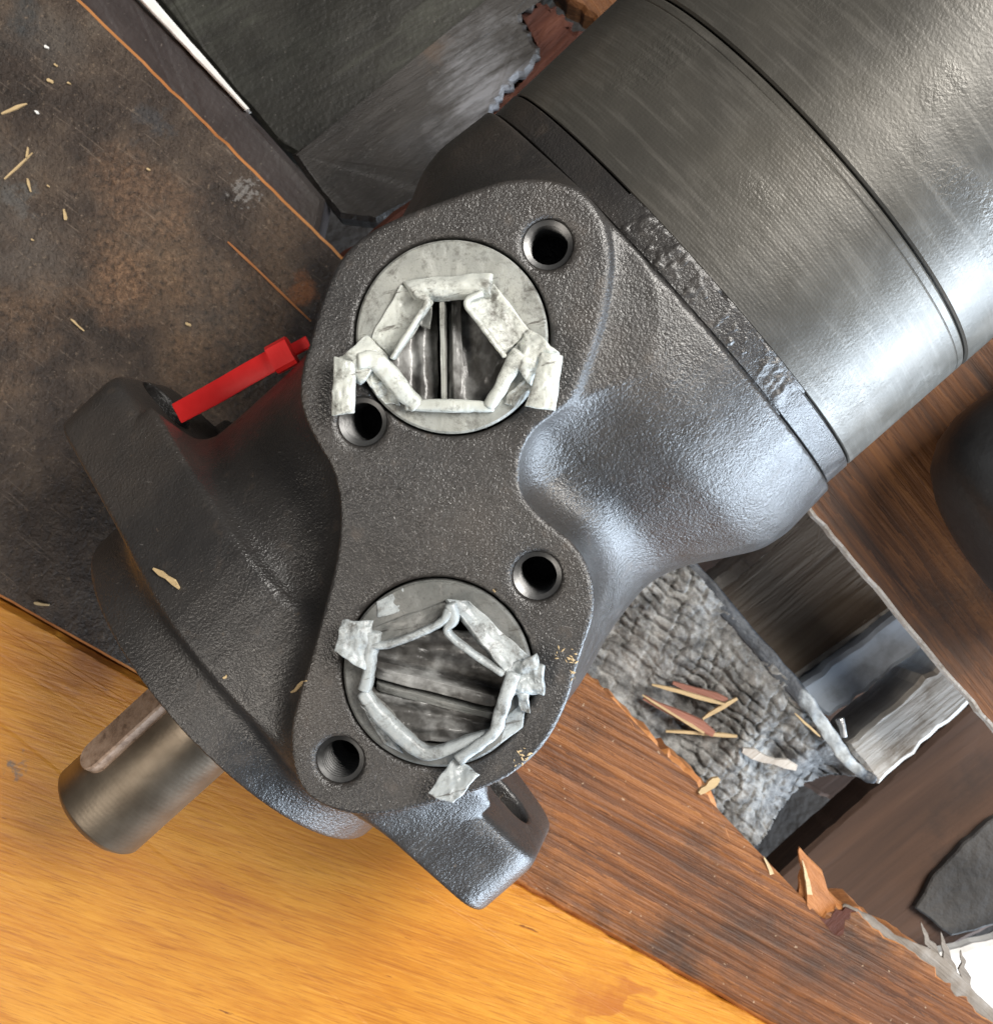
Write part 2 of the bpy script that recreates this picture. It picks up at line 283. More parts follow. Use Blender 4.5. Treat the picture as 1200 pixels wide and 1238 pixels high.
# ------------------------------------------------------------------ boards
def resample(poly, step, jit, seed=0, jscale=300, rough=None):
    out = []
    n = len(poly)
    for i in range(n):
        a, b = np.array(poly[i]), np.array(poly[(i + 1) % n]); L = np.linalg.norm(b - a); k = max(1, int(L / step))
        d = (b - a) / max(L, 1e-9); nn = np.array([-d[1], d[0]])
        for j in range(k):
            p = a + (b - a) * j / k
            jj = jit if rough is None or i in rough else .0002
            off = jj * (fbm((p[0], p[1], seed), jscale, 4))
            out.append(p + nn * off)
    return np.array(out)
def slab(name, px, z, thick, m, label, cat='plank', jit=.0006, cham=.0012, step=.003, parent=None, rough_top=0.0, tilt=(0, 0), edge_m=None, kind=None, jscale=300, rough=None):
    poly = [at(x, y, z)[:2] for x, y in px]
    ar = sum(poly[i][0] * poly[(i + 1) % len(poly)][1] - poly[(i + 1) % len(poly)][0] * poly[i][1] for i in range(len(poly)))
    if ar < 0:
        poly = poly[::-1]; N_ = len(poly); rough = None if rough is None else {(N_ - 2 - k) % N_ for k in rough}
    p = resample(poly, step, jit, len(name), jscale, rough); n = len(p)
    d = np.roll(p, -1, 0) - np.roll(p, 1, 0); d /= np.linalg.norm(d, axis=1)[:, None] + 1e-9; nn = np.stack([-d[:, 1], d[:, 0]], 1)
    loops = [(p + nn * cham, z), (p, z - cham), (p + nn * 0.0002, z - thick * .5), (p, z - thick)]
    verts = []; faces = []
    for q, (lp, zz) in enumerate(loops):
        for i in range(n):
            dz = (fbm((lp[i][0], lp[i][1], 3.1), 160, 3) * cham * .6) if q < 2 else 0
            verts.append((lp[i][0], lp[i][1], zz + dz * (1 if q else .3)))
    for q in range(3):
        for i in range(n):
            j = (i + 1) % n; faces.append((q * n + i, q * n + j, (q + 1) * n + j, (q + 1) * n + i)[::-1])
    faces.append(tuple(range(n))); faces.append(tuple(range(3 * n, 4 * n))[::-1])
    o = mesh_obj(name, verts, faces, m, parent)
    if edge_m:
        o.data.materials.append(edge_m)
        for f in o.data.polygons:
            if f.index < 3 * n: f.material_index = 1
    if kind: tag(o, label, None, None, kind)
    elif parent is None: tag(o, label, cat)
    return o
def ln(x): return 725 + (x) * 350 / 630          # seam of the honey board
# ground
gs = 3.0
gr = mesh_obj('ground', [(-gs, -gs, -.30), (gs, -gs, -.30), (gs, gs, -.30), (-gs, gs, -.30)], [(0, 1, 2, 3)], M_GROUND); tag(gr, 'dark earth floor far below the boards', None, None, 'structure')

slab('honey_board', [(-620, ln(-620) + 1), (0, ln(0) + 1), (165, ln(165) + 1), (630, ln(630) + 1), (1130, ln(1130) + 1), (1130, 1900), (-620, 1900)], .0046, .022, M_HONEY,
     'smooth honey coloured varnished board under the bare motor shaft', jit=.0004)
slab('greasy_plank', [(-620, -550), (-470, -550), (95, -3), (252, 150), (412, 308), (590, 480), (600, 700), (570, ln(570) - 3), (165, ln(165) - 2), (0, ln(0) - 3), (-620, ln(-620) - 3)], .0040, .024, M_PLANK,
     'wide dark greasy plank with worn orange edge, strewn with straw', jit=.0003, edge_m=M_EDGE, cham=.0007, rough=set(range(0, 6)))
slab('brown_plank', [(604, 700), (640, 760), (695, 808), (740, 845), (790, 893), (845, 945), (864, 965), (880, 998), (886, 1030), (925, 1062), (950, 1092), (985, 1112), (1012, 1092), (1045, 1108), (1080, 1132), (1130, 1162), (1168, 1204), (1215, 1245), (1320, 1340),
     (1320, ln(1320) - 1), (630, ln(630) - 1), (574, ln(574) - 1)], .0030, .018, M_BROWN, 'reddish brown grooved plank with a splintered broken edge', jit=.0016, edge_m=M_EDGE, jscale=420, step=.0015, rough=set(range(0, 18)))
slab('knotty_plank', [(900, 520), (985, 625), (1060, 712), (1120, 786), (1175, 850), (1230, 915), (1420, 850), (1420, 150), (1250, 150)], .0080, .005, M_RBROWN,
     'brown knotty plank with small cracks under the black rubber roller', jit=.00035, edge_m=M_PALE, cham=.0006)
# recess at the top: strip, panel, frame board
slab('dark_strip', [(60, -120), (166, 0), (297, 133), (347, 187), (392, 240), (380, 300), (330, 330), (60, 60), (-60, -80)], -.014, .014, M_STRIP,
     'narrow dark strip running beside the orange plank edge', jit=.0003)
slab('green_black_board', [(150, -60), (184, -3), (298, 128), (340, 178), (380, 200), (640, 30), (690, -60), (690, -180), (120, -180)], -.030, .015, M_GREEN,
     'greenish black stained board in the recess', jit=.0004)
slab('slate_board', [(352, 186), (470, 108), (560, 52), (650, -4), (690, -60), (700, -90), (690, -50), (655, -8), (632, 14), (642, 42), (654, 62), (640, 82), (620, 104), (604, 122), (590, 146), (560, 215), (520, 235), (455, 268), (410, 262), (384, 232)], -.022, .010, M_SLATE,
     'slate grey weathered board with a frayed end beside the motor', jit=.0018, jscale=600, step=.0010, cham=.0012, rough=set(range(7, 14)))
slab('rotten_board', [(540, 190), (585, 130), (602, 106), (640, 92), (650, 62), (630, 22), (646, -4), (668, 10), (690, 22), (708, 44), (722, 60), (700, 130), (660, 220)], -.026, .012, M_ROT,
     'crumbling red brown rotten board between slate board and motor body', jit=.0034, jscale=700, step=.0008, cham=.0018)
slab('brown_offcut', [(668, -80), (672, -10), (716, 22), (760, 40), (820, -80)], -.030, .012, M_RBROWN, 'brown board end above the rotten wood by the motor body', jit=.0014, jscale=500, step=.0012)
slab('wood_strip', [(380, 330), (560, 190), (640, 250), (560, 420)], -.006, .012, M_ROT, 'thin red brown wood strip peeping out under the motor', jit=.001)
o = slab('white_strip', [(150, -20), (170, -20), (301, 131), (296, 133)], -.0125, .004, M_PLAINWHITE, 'thin tapering white strip along the dark recess', 'strip', jit=.0001, cham=.0004)
# pit on the right
slab('blue_grey_beam', [(958, 836), (1092, 736), (1124, 776), (1004, 868)], -.042, .03, M_BLUEG, 'blue grey painted beam end deep in the gap', 'beam', jit=.0008)
slab('old_brown_beam', [(820, 740), (1000, 590), (1096, 728), (955, 832)], -.048, .03, M_OLDBR, 'old brown beam with pale worn edge deep in the gap', 'beam', jit=.0005, edge_m=M_PALE, cham=.003, step=.0015)
slab('pale_beam', [(1022, 900), (1150, 792), (1190, 836), (1062, 948)], -.036, .03, M_PALE, 'pale weathered beam beside the dark brown board', 'beam', jit=.001)
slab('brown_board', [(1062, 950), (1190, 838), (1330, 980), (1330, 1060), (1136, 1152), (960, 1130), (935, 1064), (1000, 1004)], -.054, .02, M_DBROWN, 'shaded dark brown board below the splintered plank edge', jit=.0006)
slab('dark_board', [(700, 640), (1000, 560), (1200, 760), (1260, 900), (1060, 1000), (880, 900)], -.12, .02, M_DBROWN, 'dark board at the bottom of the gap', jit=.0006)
slab('white_board', [(1090, 1160), (1150, 1150), (1205, 1136), (1420, 1050), (1420, 1460), (1150, 1400)], -.032, .006, M_PLAINWHITE, 'white panel standing in for bright ground behind the broken edge', jit=.0006)  # added white panel in place of the sunlit ground seen past the boards
slab('grey_stone', [(1106, 1098), (1128, 1060), (1165, 1020), (1200, 990), (1330, 930), (1330, 1050), (1206, 1118), (1150, 1132)], -.0505, .003, M_STONE, 'flat grey stone lying on the shaded dark board', 'stone', jit=.0004, cham=.0005, jscale=200, step=.0015)

# charred block with real relief
def charred():
    z0 = -.024; x0, y0 = at(640, 640, z0)[:2]; x1, y1 = at(1120, 1120, z0)[:2]
    poly = [at(x, y, z0)[:2] for x, y in [(640, 770), (700, 690), (830, 682), (850, 702), (905, 765), (960, 832), (1010, 890), (1056, 942), (1022, 952), (985, 968), (955, 992), (925, 1018), (885, 1040), (700, 960)]]
    def inside(x, y):
        s = False; n = len(poly)
        for i in range(n):
            (xa, ya), (xb, yb) = poly[i], poly[(i + 1) % n]
            if (ya > y) != (yb > y) and x < (xb - xa) * (y - ya) / (yb - ya) + xa: s = not s
        return s
    h = .00038; nx = int((x1 - x0) / h); ny = int((y0 - y1) / h)
    idx = -np.ones((nx + 1, ny + 1), int); verts = []; faces = []
    ca, sa = math.cos(R(-38)), math.sin(R(-38))
    for i in range(nx + 1):
        for j in range(ny + 1):
            x = x0 + i * h; y = y1 + j * h
            if not inside(x, y): continue
            u = x * ca + y * sa; v = -x * sa + y * ca
            u += .0018 * fbm((x, y, 1), 160, 4); v += .0012 * fbm((x, y, 2), 170, 4) + .002 * fbm((x, y, 9), 40, 2)
            rowk = math.floor(v / .0027); uu = u + .0021 * rowk * .37 + .001 * noise.noise((rowk * 3.3, 0, 0))
            fu = abs((uu / .0046) % 1 - .5) * 2; fv = abs((v / .0027) % 1 - .5) * 2
            gu = max(0., min(1., .7 + 1.1 * fbm((x, y, 11), 130, 3))); gv = max(0., min(1., .85 + .9 * fbm((x, y, 13), 90, 3)))
            blk = (1 - gu * (1 - min(1, (1 - fu) * 5.0))) * (1 - gv * (1 - min(1, (1 - fv) * 3.0)))
            cell = noise.noise((math.floor(uu / .0046) * 7.1, rowk * 5.3, .5))
            fade = max(0., min(1., .5 + fbm((x, y, 7), 45, 3) * 1.2))
            z = z0 + (blk * .0024 + cell * .0009) * (.35 + .65 * fade) + .0022 * fbm((x, y, 4), 50, 3) + .0005 * fbm((u * .25, v * 1.6, 5), 900, 4)
            # hollows under the splinters and at the lower right
            for (hx, hy, hr, hd) in HOL:
                q = ((x - hx) ** 2 + (y - hy) ** 2) / hr ** 2
                if q < 4: z -= hd * math.exp(-q)
            idx[i, j] = len(verts); verts.append((x, y, z))
    for i in range(nx):
        for j in range(ny):
            q = (idx[i, j], idx[i + 1, j], idx[i + 1, j + 1], idx[i, j + 1])
            if min(q) >= 0: faces.append(q)
    # skirt: close the block down to its underside
    from collections import Counter
    ec = Counter()
    for f in faces:
        for k in range(4): ec[(f[k], f[(k + 1) % 4])] += 1
    be = [e for e in ec if (e[1], e[0]) not in ec]
    low = {}
    for e in be:
        for k in e:
            if k not in low: low[k] = len(verts); verts.append((verts[k][0], verts[k][1], z0 - .03))
    for a, b in be: faces.append((b, a, low[a], low[b]))
    o = mesh_obj('charred_block', verts, faces, M_CHAR, center=True, smooth='all')
    tag(o, 'charred grey timber block with cubed cracks beside the brown plank', 'timber')
HOL = [(*at(840, 850, -.024)[:2], .0085, .0075), (*at(935, 915, -.024)[:2], .0055, .006), (*at(985, 985, -.024)[:2], .013, .018), (*at(1015, 950, -.024)[:2], .006, .010)]
charred()

def tube_strip(name, pts, wd, th, m, parent=None, center=False, seed=0, amp=0.0, crisp=False):
    """flat band along 3-D points (wd across, th thick), subdivided with Catmull-Rom"""
    P = [np.array(p, float) for p in pts]; P = [2 * P[0] - P[1]] + P + [2 * P[-1] - P[-2]]
    C = []; WD = wd if isinstance(wd, (list, tuple)) else [wd] * (len(pts)); Wc = []
    for i in range(1, len(P) - 2):
        for k in range(6):
            t = k / 6; a, b, c, d = P[i - 1], P[i], P[i + 1], P[i + 2]
            C.append(.5 * (2 * b + (c - a) * t + (2 * a - 5 * b + 4 * c - d) * t * t + (3 * b - a - 3 * c + d) * t ** 3)); Wc.append(WD[i - 1] * (1 - t) + WD[i] * t)
    C.append(P[-2]); Wc.append(WD[-1]); C = np.array(C); n = len(C); verts = []; faces = []
    prof = [(-.5, -.25), (-.5, .25), (-.38, .5), (.38, .5), (.5, .25), (.5, -.25), (.38, -.5), (-.38, -.5)]
    for i in range(n):
        d = C[min(i + 1, n - 1)] - C[max(i - 1, 0)]; d /= np.linalg.norm(d) + 1e-9
        up = np.array([0, 0, 1.]); s = np.cross(d, up); s /= np.linalg.norm(s) + 1e-9; up = np.cross(s, d)
        for (a, b) in prof:
            j = np.array([fbm((C[i][0] + a, C[i][1] + b, seed + q), 700, 2) for q in range(3)]) * amp
            verts.append(C[i] + s * a * Wc[i] + up * b * th + j)
    for i in range(n - 1):
        for k in range(8): faces.append((i * 8 + k, i * 8 + (k + 1) % 8, (i + 1) * 8 + (k + 1) % 8, (i + 1) * 8 + k))
    faces.append(tuple(range(8))); faces.append(tuple(range((n - 1) * 8, n * 8)))
    o = mesh_obj(name, verts, faces, m, parent, smooth=30 if crisp else 'all', center=center)
    if crisp: return o
    md = o.modifiers.new('round', 'SUBSURF'); md.levels = md.render_levels = 1
    return o
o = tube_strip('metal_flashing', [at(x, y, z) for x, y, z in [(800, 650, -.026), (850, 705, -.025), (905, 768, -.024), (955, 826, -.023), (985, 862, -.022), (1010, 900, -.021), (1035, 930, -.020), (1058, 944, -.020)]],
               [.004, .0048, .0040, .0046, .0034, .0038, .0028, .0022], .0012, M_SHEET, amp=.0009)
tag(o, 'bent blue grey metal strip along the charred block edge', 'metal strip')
o = tube_strip('bent_nail', [at(x, y, -.03) for x, y in [(1014, 868), (1018, 880), (1020, 892)]], [.0026, .0018, .0016], .0016, M_NAIL, center=True); tag(o, 'small shiny nail stub beside the metal strip', 'nail')

# ------------------------------------------------------------------ the motor
def smin(a, b, k):
    h = np.clip(.5 + .5 * (b - a) / k, 0, 1); return b + (a - b) * h - k * h * (1 - h)
def smax(a, b, k): return -smin(-a, -b, k)
def poly_sdf(poly, X, Y):
    p = np.array(poly); n = len(p); d = np.full(X.shape, 1e9); ins = np.zeros(X.shape, bool)
    for i in range(n):
        a, b = p[i], p[(i + 1) % n]; e = b - a; wx = X - a[0]; wy = Y - a[1]
        t = np.clip((wx * e[0] + wy * e[1]) / (e @ e), 0, 1); d = np.minimum(d, (wx - e[0] * t) ** 2 + (wy - e[1] * t) ** 2)
        c = (a[1] > Y) != (b[1] > Y)
        with np.errstate(divide='ignore', invalid='ignore'): xi = e[0] * (Y - a[1]) / (e[1] if e[1] else 1e-12) + a[0]
        ins ^= c & (X < xi)
    d = np.sqrt(d); return np.where(ins, -d, d)
def catmull(pts, k=4):
    p = np.array(pts, float); n = len(p); out = []
    for i in range(n):
        a, b, c, d = p[i - 1], p[i], p[(i + 1) % n], p[(i + 2) % n]
        for q in range(k):
            t = q / k; out.append(.5 * (2 * b + (c - a) * t + (2 * a - 5 * b + 4 * c - d) * t * t + (3 * b - a - 3 * c + d) * t ** 3))
    return np.array(out)
def uneven(X, Y, r1, r2, h):        # round cone in the plane: circle r1 at 0, circle r2 at (h,0), X >= any
    px = np.abs(Y); py = X; b = (r1 - r2) / h; a = math.sqrt(1 - b * b); k = -b * px + a * py * 1.0
    k = px * (-b) + py * a
    d1 = np.sqrt(px ** 2 + py ** 2) - r1; d2 = np.sqrt(px ** 2 + (py - h) ** 2) - r2; d3 = px * a + py * b - r1
    return np.where(k < 0, d1, np.where(k > a * h, d2, d3))
def surface_nets(Fv, org, h):
    nx, ny, nz = Fv.shape; ins = Fv < 0
    cnt = np.zeros((nx - 1, ny - 1, nz - 1), np.int8)
    cor = [(i, j, k) for i in (0, 1) for j in (0, 1) for k in (0, 1)]
    for i, j, k in cor: cnt += ins[i:nx - 1 + i, j:ny - 1 + j, k:nz - 1 + k]
    act = (cnt > 0) & (cnt < 8); I = np.argwhere(act); vid = np.full(act.shape, -1, np.int32); vid[act] = np.arange(len(I))
    acc = np.zeros((len(I), 3)); num = np.zeros(len(I))
    for a in cor:
        for ax in range(3):
            if a[ax]: continue
            b = list(a); b[ax] = 1
            fa = Fv[I[:, 0] + a[0], I[:, 1] + a[1], I[:, 2] + a[2]]; fb = Fv[I[:, 0] + b[0], I[:, 1] + b[1], I[:, 2] + b[2]]
            c = (fa < 0) != (fb < 0); t = np.where(c, fa / np.where(fa == fb, 1, fa - fb), 0)
            p = np.tile(np.array(a, float), (len(I), 1)); p[:, ax] += t
            acc[c] += p[c]; num[c] += 1
    V = (I + acc / num[:, None]) * h + np.array(org); Q = []
    for ax in range(3):
        u, v = [q for q in range(3) if q != ax]
        s0 = [slice(None)] * 3; s1 = [slice(None)] * 3; s0[ax] = slice(0, -1); s1[ax] = slice(1, None)
        ch = ins[tuple(s0)] != ins[tuple(s1)]; E = np.argwhere(ch); E = E[(E[:, u] > 0) & (E[:, v] > 0) & (E[:, u] < Fv.shape[u] - 1) & (E[:, v] < Fv.shape[v] - 1)]
        def g_(du, dv):
            e = E.copy(); e[:, u] += du; e[:, v] += dv; return vid[e[:, 0], e[:, 1], e[:, 2]]
        q = np.stack([g_(-1, -1), g_(0, -1), g_(0, 0), g_(-1, 0)], 1)
        st = ins[E[:, 0], E[:, 1], E[:, 2]]; fl = st if ax != 1 else ~st
        q[~fl] = q[~fl][:, ::-1]; Q.append(q)
    return V, np.concatenate(Q)

WT = .053
PAD = [(610,219),(650,218),(690,230),(715,252),(730,285),(732,330),(722,390),(705,440),(690,475),(668,500),(645,520),(630,550),(628,580),(636,605),(660,630),(690,655),(708,680),(717,710),(717,745),(706,780),(695,815),(685,850),(665,890),(640,920),(605,945),(560,962),(500,978),(460,986),(420,984),(385,972),(362,950),(352,915),(352,880),(362,840),(378,790),(393,730),(405,680),(410,640),(409,600),(400,565),(385,540),(370,510),(362,480),(365,445),(375,410),(390,360),(410,315),(440,285),(480,263),(540,240),(580,227)]
PORTS = [mo(546, 408, WT), mo(529, 814, WT)]
HOLES = [mo(662, 295, WT), mo(437, 510, WT), mo(649, 697, WT), mo(410, 920, WT)]
def housing():
    h = .0005; U0, U1, V1, W0, W1 = -.1275, -.0035, .0720, -.0535, .0550
    u = np.arange(U0, U1, h).astype(np.float32); v = np.arange(-V1, V1, h).astype(np.float32); w = np.arange(W0, W1, h).astype(np.float32)
    Uuv, Vuv = np.meshgrid(u, v, indexing='ij'); Vvw, Wvw = np.meshgrid(v, w, indexing='ij')
    padp = catmull([mo(x, y, WT)[:2] for x, y in PAD]); d2 = poly_sdf(padp, Uuv, Vuv).astype(np.float32)
    rr = np.sqrt(Vvw ** 2 + Wvw ** 2)
    U = u[:, None, None]; Vv = v[None, :, None]; Wv = w[None, None, :]; RR = rr[None]
    # body of revolution: radius profile along the axis
    prof_u = [-.128, -.094, -.080, -.060, -.046, -.038, -.031, -.024, -.018, -.006, -.003]
    prof_r = [.0412, .0412, .0405, .0400, .0405, .0428, .0468, .0508, .0518, .0506, .0506]
    rad = np.interp(u, prof_u, prof_r).astype(np.float32); ker = np.ones(9) / 9; rad[8:-8] = np.convolve(rad, ker, 'same')[8:-8]
    body = (RR - rad[:, None, None]) * .93
    body = np.maximum(body, -(U + .1243)); body = np.maximum(body, U + .0060)
    neck = np.maximum(RR - .0405, U + .02)
    ct, st_ = math.cos(R(5) * SG), math.sin(R(5) * SG); Vr = Vvw * ct + Wvw * st_; Wr = -Vvw * st_ + Wvw * ct
    hp = [(.0350 * math.cos(t_ * math.pi / 24), .0350 * math.sin(t_ * math.pi / 24)) for t_ in range(48)] + [((.0580 if sx * SG > 0 else -.0535) * SG, sy * (.0125 if sx * SG > 0 else .0110)) for sx in (-1, 1) for sy in (-1, 1)]
    hp = sorted(hp); hull = []
    for seq in (hp, hp[::-1]):
        part = []
        for q in seq:
            while len(part) > 1 and (part[-1][0] - part[-2][0]) * (q[1] - part[-2][1]) - (part[-1][1] - part[-2][1]) * (q[0] - part[-2][0]) <= 0: part.pop()
            part.append(q)
        hull += part[:-1]
    fl2 = (poly_sdf(hull, Vr, Wr) - .0093).astype(np.float32)
    q0 = fl2[None]; q1 = np.abs(U + .1025) - .0095
    flange = np.minimum(np.maximum(q0, q1), 0) + np.sqrt(np.maximum(q0 + .001, 0) ** 2 + np.maximum(q1 + .001, 0) ** 2) - .001
    # pad pillar with flaring wall
    fl = (np.clip((WT - .004 - Wv) / .05, 0, 1) ** 1.5 * .0035)
    pad = np.maximum(d2[:, :, None] - fl, np.maximum(Wv - WT - .004, .006 - Wv))
    F = smin(body, flange, .0050)
    F = smin(F, pad, .0110)
    F = np.maximum(F, Wv - WT)
    F = np.maximum(F, U + .0060)                        # machined end face
    # the pad edge stays as traced near its top
    F = np.maximum(F, np.where(Wv > .0512, d2[:, :, None] - .0004 - np.clip(WT - Wv, 0, 1) * .6, -1))
    # flange bolt slots and their spot faces
    for s in (-1, 1):
        c0 = s * .0545
        rs = np.sqrt((Vr - s * .0640) ** 2 + (Wr * .9) ** 2)[None]
        F = smax(F, -np.maximum(rs - .0240, np.maximum(-(U + .0962), U + .0840)), .0045)
        dv = np.maximum(np.abs(Vr - c0) - .0012, 0); F = np.maximum(F, -(np.sqrt(dv ** 2 + Wr ** 2) - .0055)[None])
    # ports and bolt holes
    for (a, b, _), r, dep in [(p, .01655, .018) for p in PORTS] + [(p, .0042, .019) for p in HOLES]:
        r2 = np.sqrt((Uuv - a) ** 2 + (Vuv - b) ** 2)[:, :, None]
        F = np.maximum(F, -np.maximum(r2 - r, (WT - dep) - Wv))
        if r < .01: F = np.maximum(F, -(r2 - (r + .0005) - (Wv - WT)) * .7)
    Vt, Q = surface_nets(F.astype(np.float32), (U0, -V1, W0), h)
    for it in range(2):                                  # slight casting softness
        s = np.zeros_like(Vt); c = np.zeros(len(Vt))
        for k in range(4):
            np.add.at(s, Q[:, k], Vt[Q[:, (k + 1) % 4]]); np.add.at(c, Q[:, k], 1)
        Vt = Vt * .5 + .5 * s / np.maximum(c, 1)[:, None]
    me = bpy.data.meshes.new('housing'); me.vertices.add(len(Vt)); me.vertices.foreach_set('co', Vt.ravel())
    me.loops.add(Q.size); me.loops.foreach_set('vertex_index', Q.ravel().astype(np.int32))
    me.polygons.add(len(Q)); me.polygons.foreach_set('loop_start', np.arange(0, Q.size, 4, dtype=np.int32))
    me.polygons.foreach_set('use_smooth', np.ones(len(Q), bool)); me.update(calc_edges=True); me.validate()
    me.set_sharp_from_angle(angle=R(50))
    me.materials.append(M_CAST); o = bpy.data.objects.new('housing', me); col.objects.link(o); return o
def lathe(name, prof, m, parent, seg=180, axis='u', cen=(0, 0, 0), sharp=30):
    """prof: list of (along, radius), closed at both ends where radius is 0"""
    verts = []; faces = []; n = len(prof)
    for (x, r) in prof:
        for k in range(seg):
            t = 2 * math.pi * k / seg
            if axis == 'u': verts.append((cen[0] + x, cen[1] + r * math.cos(t), cen[2] + r * math.sin(t)))
            else: verts.append((cen[0] + r * math.cos(t), cen[1] + r * math.sin(t), cen[2] + x))
    for i in range(n - 1):
        for k in range(seg): faces.append((i * seg + k, i * seg + (k + 1) % seg, (i + 1) * seg + (k + 1) % seg, (i + 1) * seg + k))
    if prof[0][1] > 0 and axis == 'u': faces.append(tuple(range(seg)))
    if prof[-1][1] > 0 and axis == 'u': faces.append(tuple(range((n - 1) * seg, n * seg)))
    return mesh_obj(name, verts, faces, m, parent, smooth=sharp)
MR = empty('hydraulic_motor', MOT); tag(MR, 'black hydraulic motor with figure-eight port face, flange and bare keyed shaft', 'hydraulic motor')
hs = housing(); hs.parent = MR
lathe('spacer_plate', [(-.0062, .0470), (-.0057, .0470), (-.0057, .0491), (-.0055, .0494), (-.0005, .0494), (-.0003, .0491), (-.0003, .0470), (.0, .0470)], M_CAST, MR)
lathe('gerotor_ring', [(-.0001, .0470), (.0001, .0470), (.0001, .0490), (.0003, .0493), (.0268, .0493), (.0270, .04915), (.0272, .0493), (.0284, .0493), (.0287, .0490), (.0287, .0475), (.0290, .0475)], M_TURN, MR)
lathe('end_cover', [(.0288, .0475), (.0292, .0475), (.0292, .0489), (.0296, .0494), (.088, .0494), (.091, .0466), (.091, .030)], M_COVER, MR)
def crust():
    verts = []; faces = []; na, nu = 130, 16
    for i in range(na + 1):
        t = math.pi / 2 - SG * (-.32 + .98 * i / na)          # around the top of the body
        for k in range(nu + 1):
            uu = -.0062 + .0068 * k / nu; e = min(1, k / 3, (nu - k) / 3) * min(1, i / 8, (na - i) / 8)
            r_ = .0490 + e * (.0004 + .0004 * fbm((math.cos(t) * .05, math.sin(t) * .05, uu), 700, 5) + .0005 * fbm((math.cos(t), math.sin(t), 3), 9, 3))
            verts.append((uu, r_ * math.cos(t), r_ * math.sin(t)))
    for i in range(na):
        for k in range(nu): a = i * (nu + 1) + k; faces.append((a, a + 1, a + nu + 2, a + nu + 1))
    o = mesh_obj('paint_crust', verts, faces, M_CAST, MR, smooth='all'); o['label'] = 'ragged gritty paint crust over the joint'
crust()
lathe('shaft', [(-.1675, .0098), (-.1665, .0110), (-.1660, .0114), (-.1655, .01165), (-.120, .01165), (-.1195, .012), (-.114, .012)], M_SHAFT, MR, 96)
lathe('shaft_seal', [(-.1250, .0185), (-.1253, .0180), (-.1253, .0135), (-.1240, .0120), (-.12, .0120)], M_RUB, MR, 96)
# key with rounded end, in the upper left of the shaft
def key():
    hw = .0033; L0, L1 = -.1575, -.1305; top = .0138; bot = .0085; ang = R(46)
    pts = []
    for k in range(13):
        t = math.pi / 2 + math.pi * k / 12; pts.append((L0 + hw + hw * math.cos(t), hw * math.sin(t)))
    for k in range(13):
        t = -math.pi / 2 + math.pi * k / 12; pts.append((L1 - hw + hw * math.cos(t), hw * math.sin(t)))
    verts = []; n = len(pts); c = .0004
    cx = (L0 + L1) / 2
    for (sc, zz) in ((1, bot), (1, top - c), (1 - .1, top)):
        for (a, b) in pts:
            s_, r_ = b * sc, zz
            a2 = cx + (a - cx) * (1 - (1 - sc) * .15)
            # local: r_ outward, s_ sideways; outward direction leans to the upper left
            ov = -math.cos(ang) * SG; ow = math.sin(ang); sv = math.sin(ang) * SG; sw = math.cos(ang)
            verts.append((a2, r_ * ov + s_ * sv, r_ * ow + s_ * sw))
    faces = [(q * n + i, q * n + (i + 1) % n, (q + 1) * n + (i + 1) % n, (q + 1) * n + i) for q in (0, 1) for i in range(n)]
    faces.append(tuple(range(2 * n, 3 * n))); faces.append(tuple(range(n)))
    o = mesh_obj('key', verts, faces, M_KEY, [c_ for c_ in MR.children if c_.name == 'shaft'][0], smooth=30); o['label'] = 'rusty rounded shaft key'
key()
for i, (a, b, _) in enumerate(HOLES):       # cut threads
    prof = []; z = WT - .0011
    while z > WT - .0188: prof += [(z, .00415), (z - .0002, .00415), (z - .00055, .0033), (z - .0008, .0033)]; z -= .00125
    lathe('screw_thread', prof, M_THREAD, MR, 48, 'w', (a, b, 0), 20)

# ------------------------------------------------------------------ crushed port plugs
def plug_root(i, label):
    a, b, _ = PORTS[i]; Mx = MOT @ Matrix.Translation((a, b, WT)); r = empty('port_plug', Mx); tag(r, label, 'plug', None)
    def L(px, py, h): p = mo(px, py, WT + h); return np.array((p[0] - a, p[1] - b, h))
    return r, L
def plug_disc(root, hole, m, rise=.0008, floor=-.010, rad=.0162):
    n = 120; verts = []; faces = []
    ang = [2 * math.pi * k / n for k in range(n)]; hp = np.array(hole)
    def hit(t):
        d = np.array((math.cos(t), math.sin(t))); best = .012
        for i in range(len(hp)):
            a, b = hp[i], hp[(i + 1) % len(hp)]; e = b - a; den = d[0] * (-e[1]) + d[1] * e[0]
            if abs(den) < 1e-12: continue
            s = (a[0] * (-e[1]) + a[1] * e[0]) / den; q = (d[0] * a[1] - d[1] * a[0]) / -den if False else ((d * s - a) @ e) / (e @ e)
            if s > 0 and -1e-6 <= q <= 1 + 1e-6: best = s
        return best
    rin = [hit(t) for t in ang]
    loops = []
    for t, ri in zip(ang, rin):
        c, s = math.cos(t), math.sin(t); j = .00018 * fbm((c * 3, s * 3, 1), 1.5, 3)
        loops.append([(rad * c, rad * s, -.006), (rad * c, rad * s, rise - .0004 + j), ((rad - .0004) * c, (rad - .0004) * s, rise + j),
                      ((ri * .5 + rad * .5) * c, (ri * .5 + rad * .5) * s, rise + j * 2 - .0001), ((ri + .0006) * c, (ri + .0006) * s, rise - .0002 + j), (ri * c, ri * s, rise - .0009), (ri * .95 * c, ri * .95 * s, floor)])
    k = len(loops[0])
    for lp in loops: verts += lp
    for i in range(n):
        j = (i + 1) % n
        for q in range(k - 1): faces.append((i * k + q, j * k + q, j * k + q + 1, i * k + q + 1))
    return mesh_obj('plug_disc', verts, faces, m, root, smooth=40)
